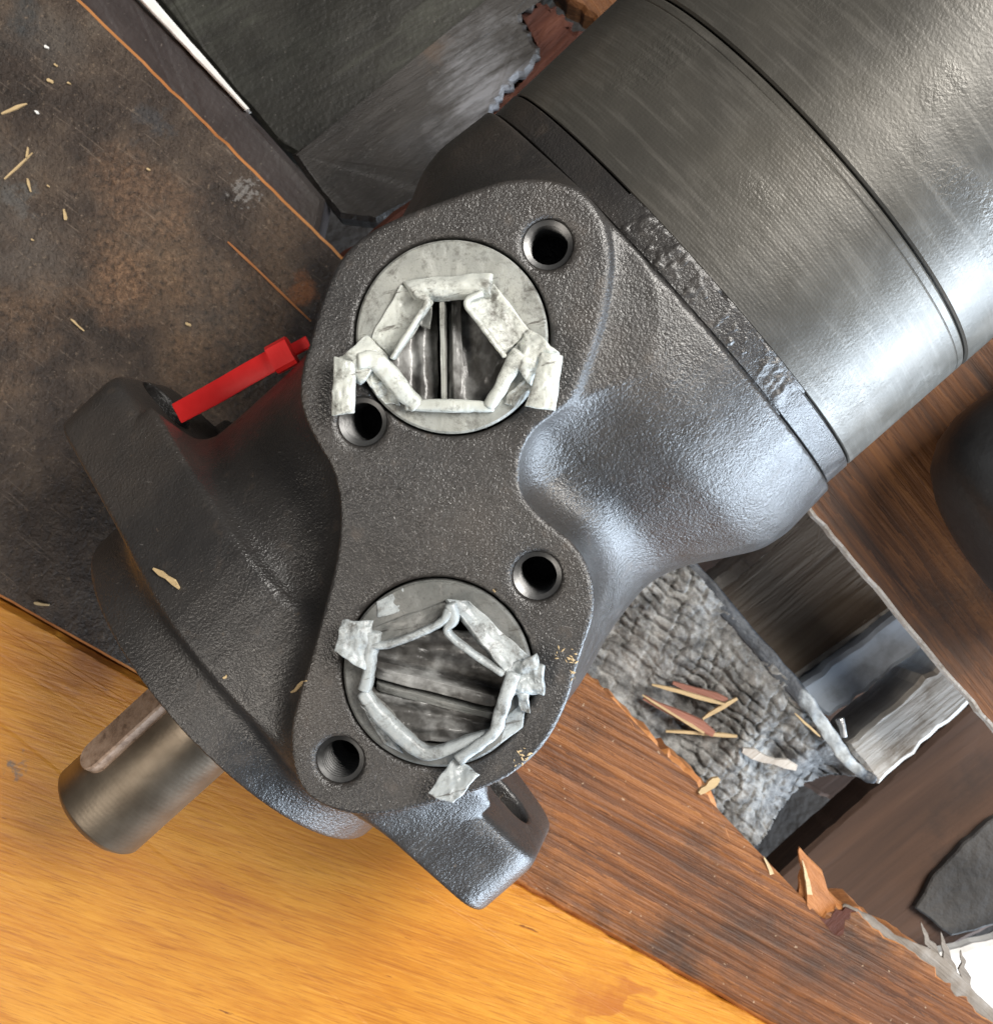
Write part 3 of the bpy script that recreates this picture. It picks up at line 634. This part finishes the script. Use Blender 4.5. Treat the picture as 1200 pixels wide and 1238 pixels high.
def patch(name, L, cor, m, root, n=20, th=.0011, amp=.0005, seed=0, fs=420, ridge=None):
    """thick crumpled sheet over four corners (px, py, height mm)"""
    c = [L(x, y, hh / 1000) for x, y, hh in cor]; g_ = np.zeros((n + 1, n + 1, 3))
    for i in range(n + 1):
        for j in range(n + 1):
            s, t = i / n, j / n
            p = c[0] * (1 - s) * (1 - t) + c[1] * s * (1 - t) + c[2] * s * t + c[3] * (1 - s) * t
            e = np.array([fbm((p[0], p[1], seed + q * 3.7), fs, 4) for q in range(3)]) * amp * np.array([.8, .8, 1.3])
            e[2] += .00022 * (abs(fbm((p[0], p[1], seed + 20), 520, 3)) - .3) * 1.6
            p = p + e
            if ridge: p[2] += ridge(s, t)
            g_[i, j] = p
    nrm = np.cross(c[1] - c[0], c[3] - c[0]); nrm /= np.linalg.norm(nrm) + 1e-12
    if nrm[2] < 0: nrm = -nrm
    m1 = n + 1; verts = [g_[i, j] for i in range(m1) for j in range(m1)]; verts += [g_[i, j] - nrm * th for i in range(m1) for j in range(m1)]; o_ = m1 * m1; faces = []
    for i in range(n):
        for j in range(n):
            q = (i * m1 + j, (i + 1) * m1 + j, (i + 1) * m1 + j + 1, i * m1 + j + 1); faces += [q, tuple(x + o_ for x in q[::-1])]
    for i in range(n):
        for (a, b) in ((i * m1, (i + 1) * m1), (i * m1 + n, (i + 1) * m1 + n), (i, i + 1), (n * m1 + i, n * m1 + i + 1)): faces.append((a, b, b + o_, a + o_))
    o = mesh_obj(name, verts, faces, m, root, smooth='all'); md = o.modifiers.new('round', 'SUBSURF'); md.levels = md.render_levels = 1
    return o
def ribbon(name, L, pts, wd, th, m, root, seed=0, amp=.0003):
    return tube_strip(name, [L(x, y, hh / 1000) for x, y, hh in pts], [k / 7150 for k in wd] if isinstance(wd, (list, tuple)) else wd / 7150, th, m, root, seed=seed, amp=amp)

r1, L = plug_root(0, 'crushed white plastic plug in the upper port beside the body')
hx = [L(x, y, 0)[:2] for x, y in [(500, 345), (584, 340), (622, 412), (604, 470), (590, 492), (500, 492), (468, 445), (466, 425)]]
plug_disc(r1, hx, M_GREY)
def rid(s, t):      # folds along the inner floor
    return .0016 * math.cos(s * 16) * .6
patch('inner_floor', L, [(472, 334, -1.5), (529, 330, -5.5), (530, 502, -1.2), (472, 486, -.8)], M_INNER, r1, 22, .0008, .0003, 3, ridge=lambda s, t: .0007 * math.sin(s * 11))
patch('inner_floor', L, [(541, 330, -5.5), (620, 334, -1.5), (620, 486, -.8), (542, 502, -1.2)], M_INNER, r1, 22, .0008, .0003, 9, ridge=lambda s, t: .0006 * math.sin(s * 11 + 1))
patch('fin', L, [(530, 336, .8), (536, 336, .8), (539, 490, .6), (533, 490, .6)], M_GREY, r1, 10, .007, .00012, 5)
patch('fin', L, [(545, 345, -2.0), (557, 345, -2.4), (562, 488, .2), (548, 488, .3)], M_INNER, r1, 10, .005, .0002, 6)
bul = lambda s, t: .0012 * math.sin(math.pi * t)
patch('folded_bar', L, [(486, 338, 1.2), (596, 328, 1.4), (592, 354, 2.8), (500, 360, 2.6)], M_WHITE, r1, 22, .0022, .00035, 1, 300, bul)
patch('side_wall', L, [(484, 342, 1.4), (520, 362, 3.0), (474, 434, 2.8), (446, 410, 1.0)], M_WHITE, r1, 22, .0024, .00035, 11, 300, lambda s, t: -.0007 * math.sin(math.pi * s))
ribbon('wall_edge', L, [(500, 354, 3.1), (517, 364, 3.4), (505, 386, 3.3), (488, 412, 3.2), (474, 434, 2.8)], [8, 9, 8, 8, 6], .0030, M_WHITE, r1, 4, .0002)
patch('side_wall', L, [(562, 366, 3.0), (596, 340, 1.4), (642, 400, 1.2), (610, 430, 2.8)], M_WHITE, r1, 22, .0024, .00035, 21, 300, lambda s, t: -.0008 * math.sin(math.pi * s))
ribbon('wall_edge', L, [(584, 354, 2.9), (564, 366, 3.3), (578, 388, 3.3), (596, 412, 3.2), (611, 432, 2.8)], [9, 8, 7, 7, 6], .0030, M_WHITE, r1, 5, .0002)
patch('folded_petal', L, [(444, 404, 1.4), (470, 432, 2.4), (434, 462, 3.6), (408, 434, 4.0)], M_WHITE, r1, 20, .0014, .0005, 71, 350, lambda s, t: .0012 * math.sin(math.pi * t))
patch('folded_petal', L, [(640, 396, 1.6), (676, 424, 4.2), (640, 462, 3.4), (610, 430, 2.4)], M_WHITE, r1, 20, .0014, .0006, 73, 350, lambda s, t: .0012 * math.sin(math.pi * s))
ribbon('torn_rim', L, [(506, 492, 1.0), (488, 474, 1.8), (470, 452, 2.4), (452, 436, 3.0), (432, 436, 3.6)], [18, 24, 24, 24, 20], .0034, M_WHITE, r1, 7, .0003)
ribbon('torn_rim', L, [(490, 492, 1.0), (515, 490, 1.3), (545, 491, 1.5), (575, 491, 1.3), (598, 493, 1.0)], [10, 15, 17, 15, 10], .0028, M_WHITE, r1, 8, .00025)
ribbon('torn_rim', L, [(590, 492, 1.2), (604, 470, 1.8), (618, 444, 2.4), (630, 424, 2.8)], [15, 17, 20, 22], .0034, M_WHITE, r1, 18, .0003)
patch('torn_tab', L, [(403, 430, 4.4), (430, 438, 4.2), (429, 500, 5.2), (400, 503, 5.0)], M_WHITE, r1, 18, .0008, .0003, 31, 300, lambda s, t: .0006 * math.sin(math.pi * s))
patch('torn_tab', L, [(654, 424, 4.6), (680, 430, 4.8), (671, 496, 5.4), (634, 492, 5.0)], M_WHITE, r1, 18, .0008, .0003, 41, 300, lambda s, t: .0006 * math.sin(math.pi * s))
patch('torn_shred', L, [(652, 436, 3.4), (664, 446, 3.0), (624, 494, 1.6), (606, 488, 1.4)], M_GREY, r1, 18, .001, .0007, 51, 500)
patch('torn_shred', L, [(434, 452, 2.6), (462, 448, 2.4), (486, 490, 1.4), (464, 488, 1.3)], M_WHITE, r1, 18, .001, .0006, 61, 500)
patch('oil_smear', L, [(510, 366, .2), (524, 360, .2), (520, 400, -.4), (506, 392, -.2)], M_DGREY, r1, 8, .0006, .0003, 81, 500)

r2, L = plug_root(1, 'crushed milky grey plastic plug in the lower port above the flange ear')
hx = [L(x, y, 0)[:2] for x, y in [(450, 782), (530, 752), (548, 742), (618, 818), (600, 880), (545, 905), (512, 905), (446, 838)]]
plug_disc(r2, hx, M_DGREY)
patch('inner_floor', L, [(446, 762, -1.2), (618, 762, -1.5), (628, 842, -4.5), (434, 802, -2.0)], M_INNER, r2, 22, .0008, .0004, 3, ridge=lambda s, t: .0007 * math.sin(t * 12))
patch('inner_floor', L, [(434, 826, -2.0), (626, 866, -4.5), (590, 902, -1.2), (458, 892, -1.0)], M_INNER, r2, 22, .0008, .0004, 13, ridge=lambda s, t: .0007 * math.sin(t * 12))
patch('fin', L, [(448, 804, .2), (604, 842, -1.6), (602, 858, -2.0), (448, 820, -.2)], M_INNER, r2, 10, .006, .0003, 5)
patch('fin', L, [(452, 826, -.6), (600, 864, -2.4), (598, 872, -2.8), (452, 836, -1.0)], M_DGREY, r2, 10, .004, .0003, 6)
patch('side_wall', L, [(440, 762, 1.2), (540, 726, 1.4), (548, 748, 2.8), (456, 784, 2.4)], M_DGREY, r2, 22, .0020, .0003, 91, 300)
ribbon('wall_edge', L, [(448, 780, 2.2), (472, 778, 2.6), (510, 764, 2.8), (536, 750, 3.0), (545, 736, 3.0)], [9, 10, 10, 11, 14], .0034, M_MILKY, r2, 2, .0002)
patch('side_wall', L, [(540, 724, 2.8), (566, 726, 1.6), (644, 796, 1.6), (612, 816, 2.8)], M_MILKY, r2, 22, .0022, .0004, 22, 300, lambda s, t: -.0006 * math.sin(math.pi * s))
ribbon('wall_edge', L, [(544, 728, 3.2), (549, 748, 3.0), (541, 764, 2.8), (572, 790, 2.8), (610, 816, 2.6)], [15, 13, 9, 8, 8], .0030, M_MILKY, r2, 3, .0002)
ribbon('wall_edge', L, [(452, 762, 2.2), (448, 790, 2.2), (446, 815, 2.2), (440, 836, 2.2)], [22, 17, 15, 16], .0034, M_MILKY, r2, 4, .0003)
ribbon('torn_rim', L, [(438, 834, 2.2), (458, 862, 2.2), (484, 888, 2.2), (514, 910, 2.0), (542, 905, 1.8), (568, 894, 1.8), (592, 888, 1.8)], [17, 21, 22, 18, 15, 14, 12], .0034, M_MILKY, r2, 5, .0003)
ribbon('torn_rim', L, [(622, 812, 2.4), (612, 840, 2.8), (604, 866, 3.0), (598, 884, 3.2), (574, 904, 3.4), (552, 920, 3.6)], [17, 18, 17, 15, 14, 15], .0030, M_MILKY, r2, 6, .0004)
patch('torn_tab', L, [(412, 750, 3.6), (452, 748, 3.0), (442, 812, 3.8), (404, 786, 4.4)], M_MILKY, r2, 18, .0009, .0005, 32, 350, lambda s, t: .0006 * math.sin(math.pi * s))
patch('torn_tab', L, [(548, 916, 3.4), (580, 936, 4.2), (548, 972, 5.2), (516, 960, 5.0)], M_MILKY, r2, 18, .0009, .0004, 42, 350)
patch('torn_shred', L, [(610, 806, 2.8), (648, 794, 3.2), (656, 840, 2.8), (622, 842, 2.4)], M_MILKY, r2, 20, .001, .0009, 52, 400)
patch('torn_shred', L, [(644, 802, 3.2), (656, 806, 3.4), (656, 842, 3.0), (648, 838, 2.8)], M_MILKY, r2, 10, .0016, .0004, 54, 400)
patch('torn_shred', L, [(622, 836, 2.2), (640, 838, 2.6), (640, 862, 2.0), (630, 860, 1.8)], M_MILKY, r2, 10, .0008, .0006, 62, 500)
patch('milky_film', L, [(454, 728, .95), (488, 710, .95), (490, 738, .9), (456, 748, .9)], M_MILKY, r2, 10, .0003, .0001, 62, 600)
patch('milky_film', L, [(434, 852, .95), (452, 860, .95), (488, 912, .9), (464, 900, .9)], M_MILKY, r2, 10, .0003, .0001, 72, 600)
patch('milky_film', L, [(612, 866, .95), (636, 846, .95), (632, 880, .9), (604, 900, .9)], M_MILKY, r2, 10, .0003, .0001, 82, 600)

# ------------------------------------------------------------------ red cable tie by the flange ear
def mw(p): q = MOT @ Vector(p); return np.array(q)
TW = .004
tp = [mo(x, y, TW) for x, y in [(214, 500), (262, 474), (300, 452), (334, 433), (352, 423), (372, 412)]]
rt = empty('cable_tie', Matrix.Translation(mw(tp[2]))); tag(rt, 'red nylon cable tie lying behind the flange ear', 'cable tie')
c0 = mw(tp[2]); tube_strip('strap', [mw(p) - c0 for p in tp[:4]], [.0044, .0046, .0046, .0046], .0009, M_RED, rt, crisp=True)
tube_strip('tail', [mw(p) - c0 - np.array((0, 0, .0012)) for p in tp[4:]], .0026, .0009, M_RED, rt, crisp=True)
tube_strip('head', [mw(mo(x, y, TW + .0008)) - c0 for x, y in [(329, 436), (341, 429.5), (353, 423)]], .0060, .0042, M_RED, rt, crisp=True)

# ------------------------------------------------------------------ black barrel on the knotty plank
def barrel():
    a = Vector(at(1168, 640, .03)); d = Vector((.80, .52, 0.0)).normalized(); s = d.cross(Vector((0, 0, 1))); r = .026
    up = Vector((0, 0, 1)); ctr = Vector(at(1256, 626, .034)); verts = []; faces = []; seg = 64
    prof = [(-.0150, 0.006), (-.0148, .012), (-.0140, .017), (-.0120, .0205), (-.008, .0235), (-.002, .0255), (.002, .0258), (.006, .026)] + [(.006 + .0022 * k, .026) for k in range(1, 20)] + [(.05, .026), (.053, .024), (.053, .01)]
    for x, rr in prof:
        for k in range(seg):
            t = 2 * math.pi * k / seg
            p = d * x + s * (rr * 1.12 * math.cos(t)) + up * (rr * math.sin(t))
            if math.cos(t) > .35 and math.sin(t) > -.5: p += (s * .5 + up * .5) * (.0026 * abs(fbm((p.x * 1.5, p.y, p.z), 210, 4)) * min(1., max(0., (math.cos(t) - .35) * 4)))
            verts.append(ctr + p)
    for i in range(len(prof) - 1):
        for k in range(seg): faces.append((i * seg + k, i * seg + (k + 1) % seg, (i + 1) * seg + (k + 1) % seg, (i + 1) * seg + k))
    faces += [tuple(range(seg)), tuple(range((len(prof) - 1) * seg, len(prof) * seg))]
    o = mesh_obj('rubber_roller', verts, faces, M_RUB, center=True, smooth=40); tag(o, 'black rounded rubber roller lying on the knotty plank', 'roller')
barrel()

# ------------------------------------------------------------------ splinters, chips, straw
def chip(name, px0, px1, z, wd, th, m, label, cat, group=None, lift=0.0, tilt=0.0):
    a, b = np.array(at(*px0, z)), np.array(at(*px1, z + tilt)); d = b - a; L_ = np.linalg.norm(d); d /= L_
    s = np.cross(d, (0, 0, 1)); s /= np.linalg.norm(s); up = np.cross(s, d); verts = []; n = 5; sd = rng.random() * 50
    for i in range(n + 1):
        t = i / n; wv = wd * (.75 + .5 * fbm((t * 2, sd, 0), 1.3, 2)) * (1 if 0 < i < n else .55); off = wd * .22 * fbm((t * 1.7, sd + 9, 3), 1.2, 2)
        for (q, e) in ((-.5, 0), (.5, 0), (.42, 1), (-.42, 1)): verts.append(a + d * L_ * t + s * (q * wv + off) + up * (e * th + lift))
    faces = [(i * 4 + k, i * 4 + (k + 1) % 4, (i + 1) * 4 + (k + 1) % 4, (i + 1) * 4 + k) for i in range(n) for k in range(4)] + [(0, 1, 2, 3), (n * 4, n * 4 + 1, n * 4 + 2, n * 4 + 3)]
    o = mesh_obj(name, verts, faces, m, center=True); tag(o, label, cat, group); return o
zc = -.0225
chip('splinter', (778, 842), (862, 886), zc, .0032, .0022, M_SPLIN, 'broad reddish bark splinter in the hollow of the charred block', 'splinter', tilt=.001)
chip('splinter', (776, 840), (850, 886), zc + .0012, .0010, .0016, M_STRAW, 'pale split edge lying along the reddish bark splinter', 'splinter', tilt=.001)
chip('splinter', (788, 826), (876, 852), zc + .001, .0014, .0016, M_STRAW, 'thin pale splinter bridging the hollow above the red bark', 'splinter', tilt=.001)
chip('splinter', (812, 826), (878, 846), zc - .002, .0026, .0016, M_SPLIN, 'dark red splinter half hidden behind the pale one', 'splinter')
chip('splinter', (848, 868), (890, 844), zc + .0005, .0013, .0012, M_STRAW, 'short pale splinter leaning across the hollow', 'splinter')
chip('splinter', (804, 884), (890, 890), zc + .001, .0014, .0012, M_STRAW, 'straight pale splinter at the foot of the hollow', 'splinter')
chip('splinter', (896, 908), (962, 926), zc + .001, .0036, .0014, M_PALE, 'grey flat wood chip on the charred block', 'wood chip')
chip('splinter', (960, 862), (990, 890), zc + .002, .0010, .0010, M_STRAW, 'slim pale sliver beside the metal strip', 'splinter')
chip('splinter', (846, 960), (868, 940), .0030, .0028, .0014, M_STRAW, 'cream wood chip on the brown plank edge', 'wood chip')
def shard(base, tip, z0, z1, wd, th, m, label, skew=0.0):      # pointed splinter with a ragged tip
    a, b = np.array(at(*base, z0)), np.array(at(*tip, z1)); d = b - a; L_ = np.linalg.norm(d); d /= L_; sv = np.cross(d, (0, 0, 1)); sv /= np.linalg.norm(sv); up = np.cross(sv, d)
    verts = []; n = 7; sd = rng.random() * 90
    for i in range(n + 1):
        t = i / n; w_ = wd * (1 - t ** 1.6 * .9); o_ = wd * (.35 * fbm((t * 3, sd, 2), 1.5, 3) + skew * t)
        for q, e in ((-.5, -.5), (.5, -.5), (.45, .5), (-.45, .5)): verts.append(a + d * L_ * t * (1 + .04 * q) + sv * (q * w_ + o_) + up * e * th * (1 - .6 * t))
    faces = [(i * 4 + k, i * 4 + (k + 1) % 4, (i + 1) * 4 + (k + 1) % 4, (i + 1) * 4 + k) for i in range(n) for k in range(4)] + [(0, 1, 2, 3), (n * 4, n * 4 + 1, n * 4 + 2, n * 4 + 3)]
    tag(mesh_obj('splinter', verts, faces, m, center=True), label, 'splinter')
shard((1006, 1104), (966, 1026), .0012, .0060, .0075, .0018, M_EDGE, 'broad orange wedge splinter standing at the plank break', -.1)
shard((972, 1106), (966, 1052), .0005, .0030, .0050, .0020, M_EDGE, 'short blunt orange splinter beside the broad wedge', .1)
shard((946, 1088), (924, 1036), .0005, .0040, .0020, .0012, M_STRAW, 'thin pale splinter standing off the broken plank edge')
shard((980, 1084), (969, 1040), .0030, .0066, .0014, .0010, M_STRAW, 'slim yellow splinter lying on the orange wedge')
shard((905, 1048), (880, 1002), .0012, .0012, .0036, .0014, M_EDGE, 'long orange strip of torn wood along the plank break', -.2)
shard((935, 1078), (896, 1034), .0006, .0008, .0046, .0018, M_ROT, 'dark red torn splinter beside the orange strip', .1)
shard((1000, 1120), (1030, 1098), .0020, .0030, .0060, .0022, M_ROT, 'dark red stump of rotten wood behind the orange wedge')
o = tube_strip('bark_strip', [at(x, y, z) for x, y, z in [(1018, 1094, .0020), (1048, 1112, .0022), (1078, 1134, .0020), (1106, 1148, .0024), (1134, 1168, .0022), (1160, 1196, .0024), (1190, 1222, .0022), (1226, 1254, .0022)]],
               [.0012, .0030, .0020, .0034, .0050, .0046, .0034, .0030], .0014, M_BARK, center=True, amp=.0007, seed=5); tag(o, 'pale frayed bark strip along the dark end of the brown plank', 'bark')
shard((1136, 1166), (1112, 1116), .0015, .0030, .0024, .0010, M_BARK, 'pale grey bark splinter rising from the frayed strip')
shard((1150, 1176), (1136, 1128), .0015, .0030, .0026, .0012, M_BARK, 'thin pale bark splinter in the middle of the frayed strip')
shard((1168, 1196), (1160, 1150), .0015, .0030, .0026, .0012, M_BARK, 'pale bark splinter next to the white panel corner')
straws = [((2, 137), (33, 125)), ((6, 217), (40, 185)), ((34, 178), (33, 192)), ((33, 216), (38, 232)), ((78, 253), (80, 266)), ((86, 386), (102, 400))]
for p, q in straws:
    chip('straw', p, q, .0041, .0006 + .0004 * rng.random(), .0005, M_STRAW, 'bit of dry straw lying on the greasy plank', 'straw', 'straw bits on the greasy plank')
for (x, y, s_) in [(61, 98, 7), (68, 79, 4), (84, 101, 4), (45, 136, 5), (57, 57, 5), (40, 290, 3), (59, 225, 3), (180, 205, 4), (228, 392, 6)]:
    chip('wood_crumb', (x - s_ * .5, y - s_ * .3), (x + s_ * .5, y + s_ * .3), .0041, s_ * .00016, .0006, M_STRAW if s_ != 5 else M_PLAINWHITE, 'tiny pale wood crumb on the greasy plank' if s_ != 5 else 'tiny white paint crumb on the greasy plank', 'crumb', 'wood crumbs on the greasy plank' if s_ != 5 else 'white crumbs on the greasy plank')
chip('raised_splinter', (276, 292), (376, 388), .0039, .0008, .0004, M_EDGE, 'long orange splinter raised along the greasy plank by the red tie', 'splinter')
chip('straw', (42, 729), (60, 732), .0041, .0010, .0007, M_STRAW, 'short straw by the honey board seam', 'straw')

# small stuff lying on the motor itself: cast onto its real surface
bpy.context.view_layer.update()
dg = bpy.context.evaluated_depsgraph_get()
def on_motor(px, py):
    Mi = MOT.inverted(); o = Mi @ Vector(CAM); d = (Mi.to_3x3() @ Vector(ray(px, py))).normalized()
    ok, p, n_, _ = hs.ray_cast(o, d)
    return (np.array(MOT @ p), np.array(MOT.to_3x3() @ n_)) if ok else (None, None)
def mchip(name, p0, p1, wd, m, label, cat, group=None):
    a, na = on_motor(*p0); b, nb = on_motor(*p1)
    if a is None or b is None: return
    up = na + nb; up /= np.linalg.norm(up); d = b - a; s = np.cross(d, up); s /= np.linalg.norm(s); verts = []; n = 4; sd = rng.random() * 40
    for i in range(n + 1):
        t = i / n; w_ = wd * (.8 + .6 * fbm((t * 2, sd, 1), 1.4, 2)) * (1 if 0 < i < n else .5); off = s * wd * .5 * fbm((t * 2, sd + 5, 1), 1.4, 2)
        for q, e in ((-.5, .00005), (.5, .00005), (.4, 1), (-.4, 1)): verts.append(a + d * t + s * q * w_ + off + up * (e if e < 1 else wd * .5))
    faces = [(i * 4 + k, i * 4 + (k + 1) % 4, (i + 1) * 4 + (k + 1) % 4, (i + 1) * 4 + k) for i in range(n) for k in range(4)] + [(0, 1, 2, 3), (n * 4, n * 4 + 1, n * 4 + 2, n * 4 + 3)]
    tag(mesh_obj(name, verts, faces, m, center=True), label, cat, group)
mchip('straw', (187, 688), (218, 711), .0011, M_STRAW, 'forked straw bit on the flange side wall', 'straw')
mchip('straw', (353, 838), (371, 822), .0007, M_STRAW, 'straight straw bit at the lower edge of the port face', 'straw')
mchip('straw', (579, 730), (600, 716), .0014, M_STRAW, 'orange wood chip beside the lower plug', 'wood chip')
mchip('straw', (158, 818), (166, 822), .0008, M_STRAW, 'crumb of straw on the flange rim over the shaft', 'straw')
mchip('straw', (270, 820), (274, 816), .0006, M_STRAW, 'faint straw crumb on the flange hollow', 'straw')
# sawdust on the pad edge and lint on the casting
def dust(name, spots, m, label, size):
    verts = []; faces = []
    for (cx, cy, sp, k) in spots:
        for _ in range(k):
            p, n_ = on_motor(cx + rng.normal() * sp, cy + rng.normal() * sp)
            if p is None: continue
            t = rng.normal(size=3); t -= n_ * (t @ n_); t /= np.linalg.norm(t); b = np.cross(n_, t); L_ = size * (.5 + rng.random()); w_ = L_ * (.2 + .3 * rng.random()); i = len(verts)
            verts += [p + t * L_ + n_ * .00004, p + b * w_ + n_ * .00004, p - t * L_ + n_ * .00004, p - b * w_ + n_ * .00004, p + n_ * w_]
            faces += [(i, i + 1, i + 4), (i + 1, i + 2, i + 4), (i + 2, i + 3, i + 4), (i + 3, i, i + 4), (i, i + 3, i + 2, i + 1)]
    o = mesh_obj(name, verts, faces, m, center=True); tag(o, label, None, None, 'stuff')
dust('sawdust', [(692, 795, 5, 13), (694, 815, 4, 8), (632, 918, 5, 16), (676, 788, 5, 5)], M_STRAW, 'pinches of pale sawdust on the rim of the port face', .00036)
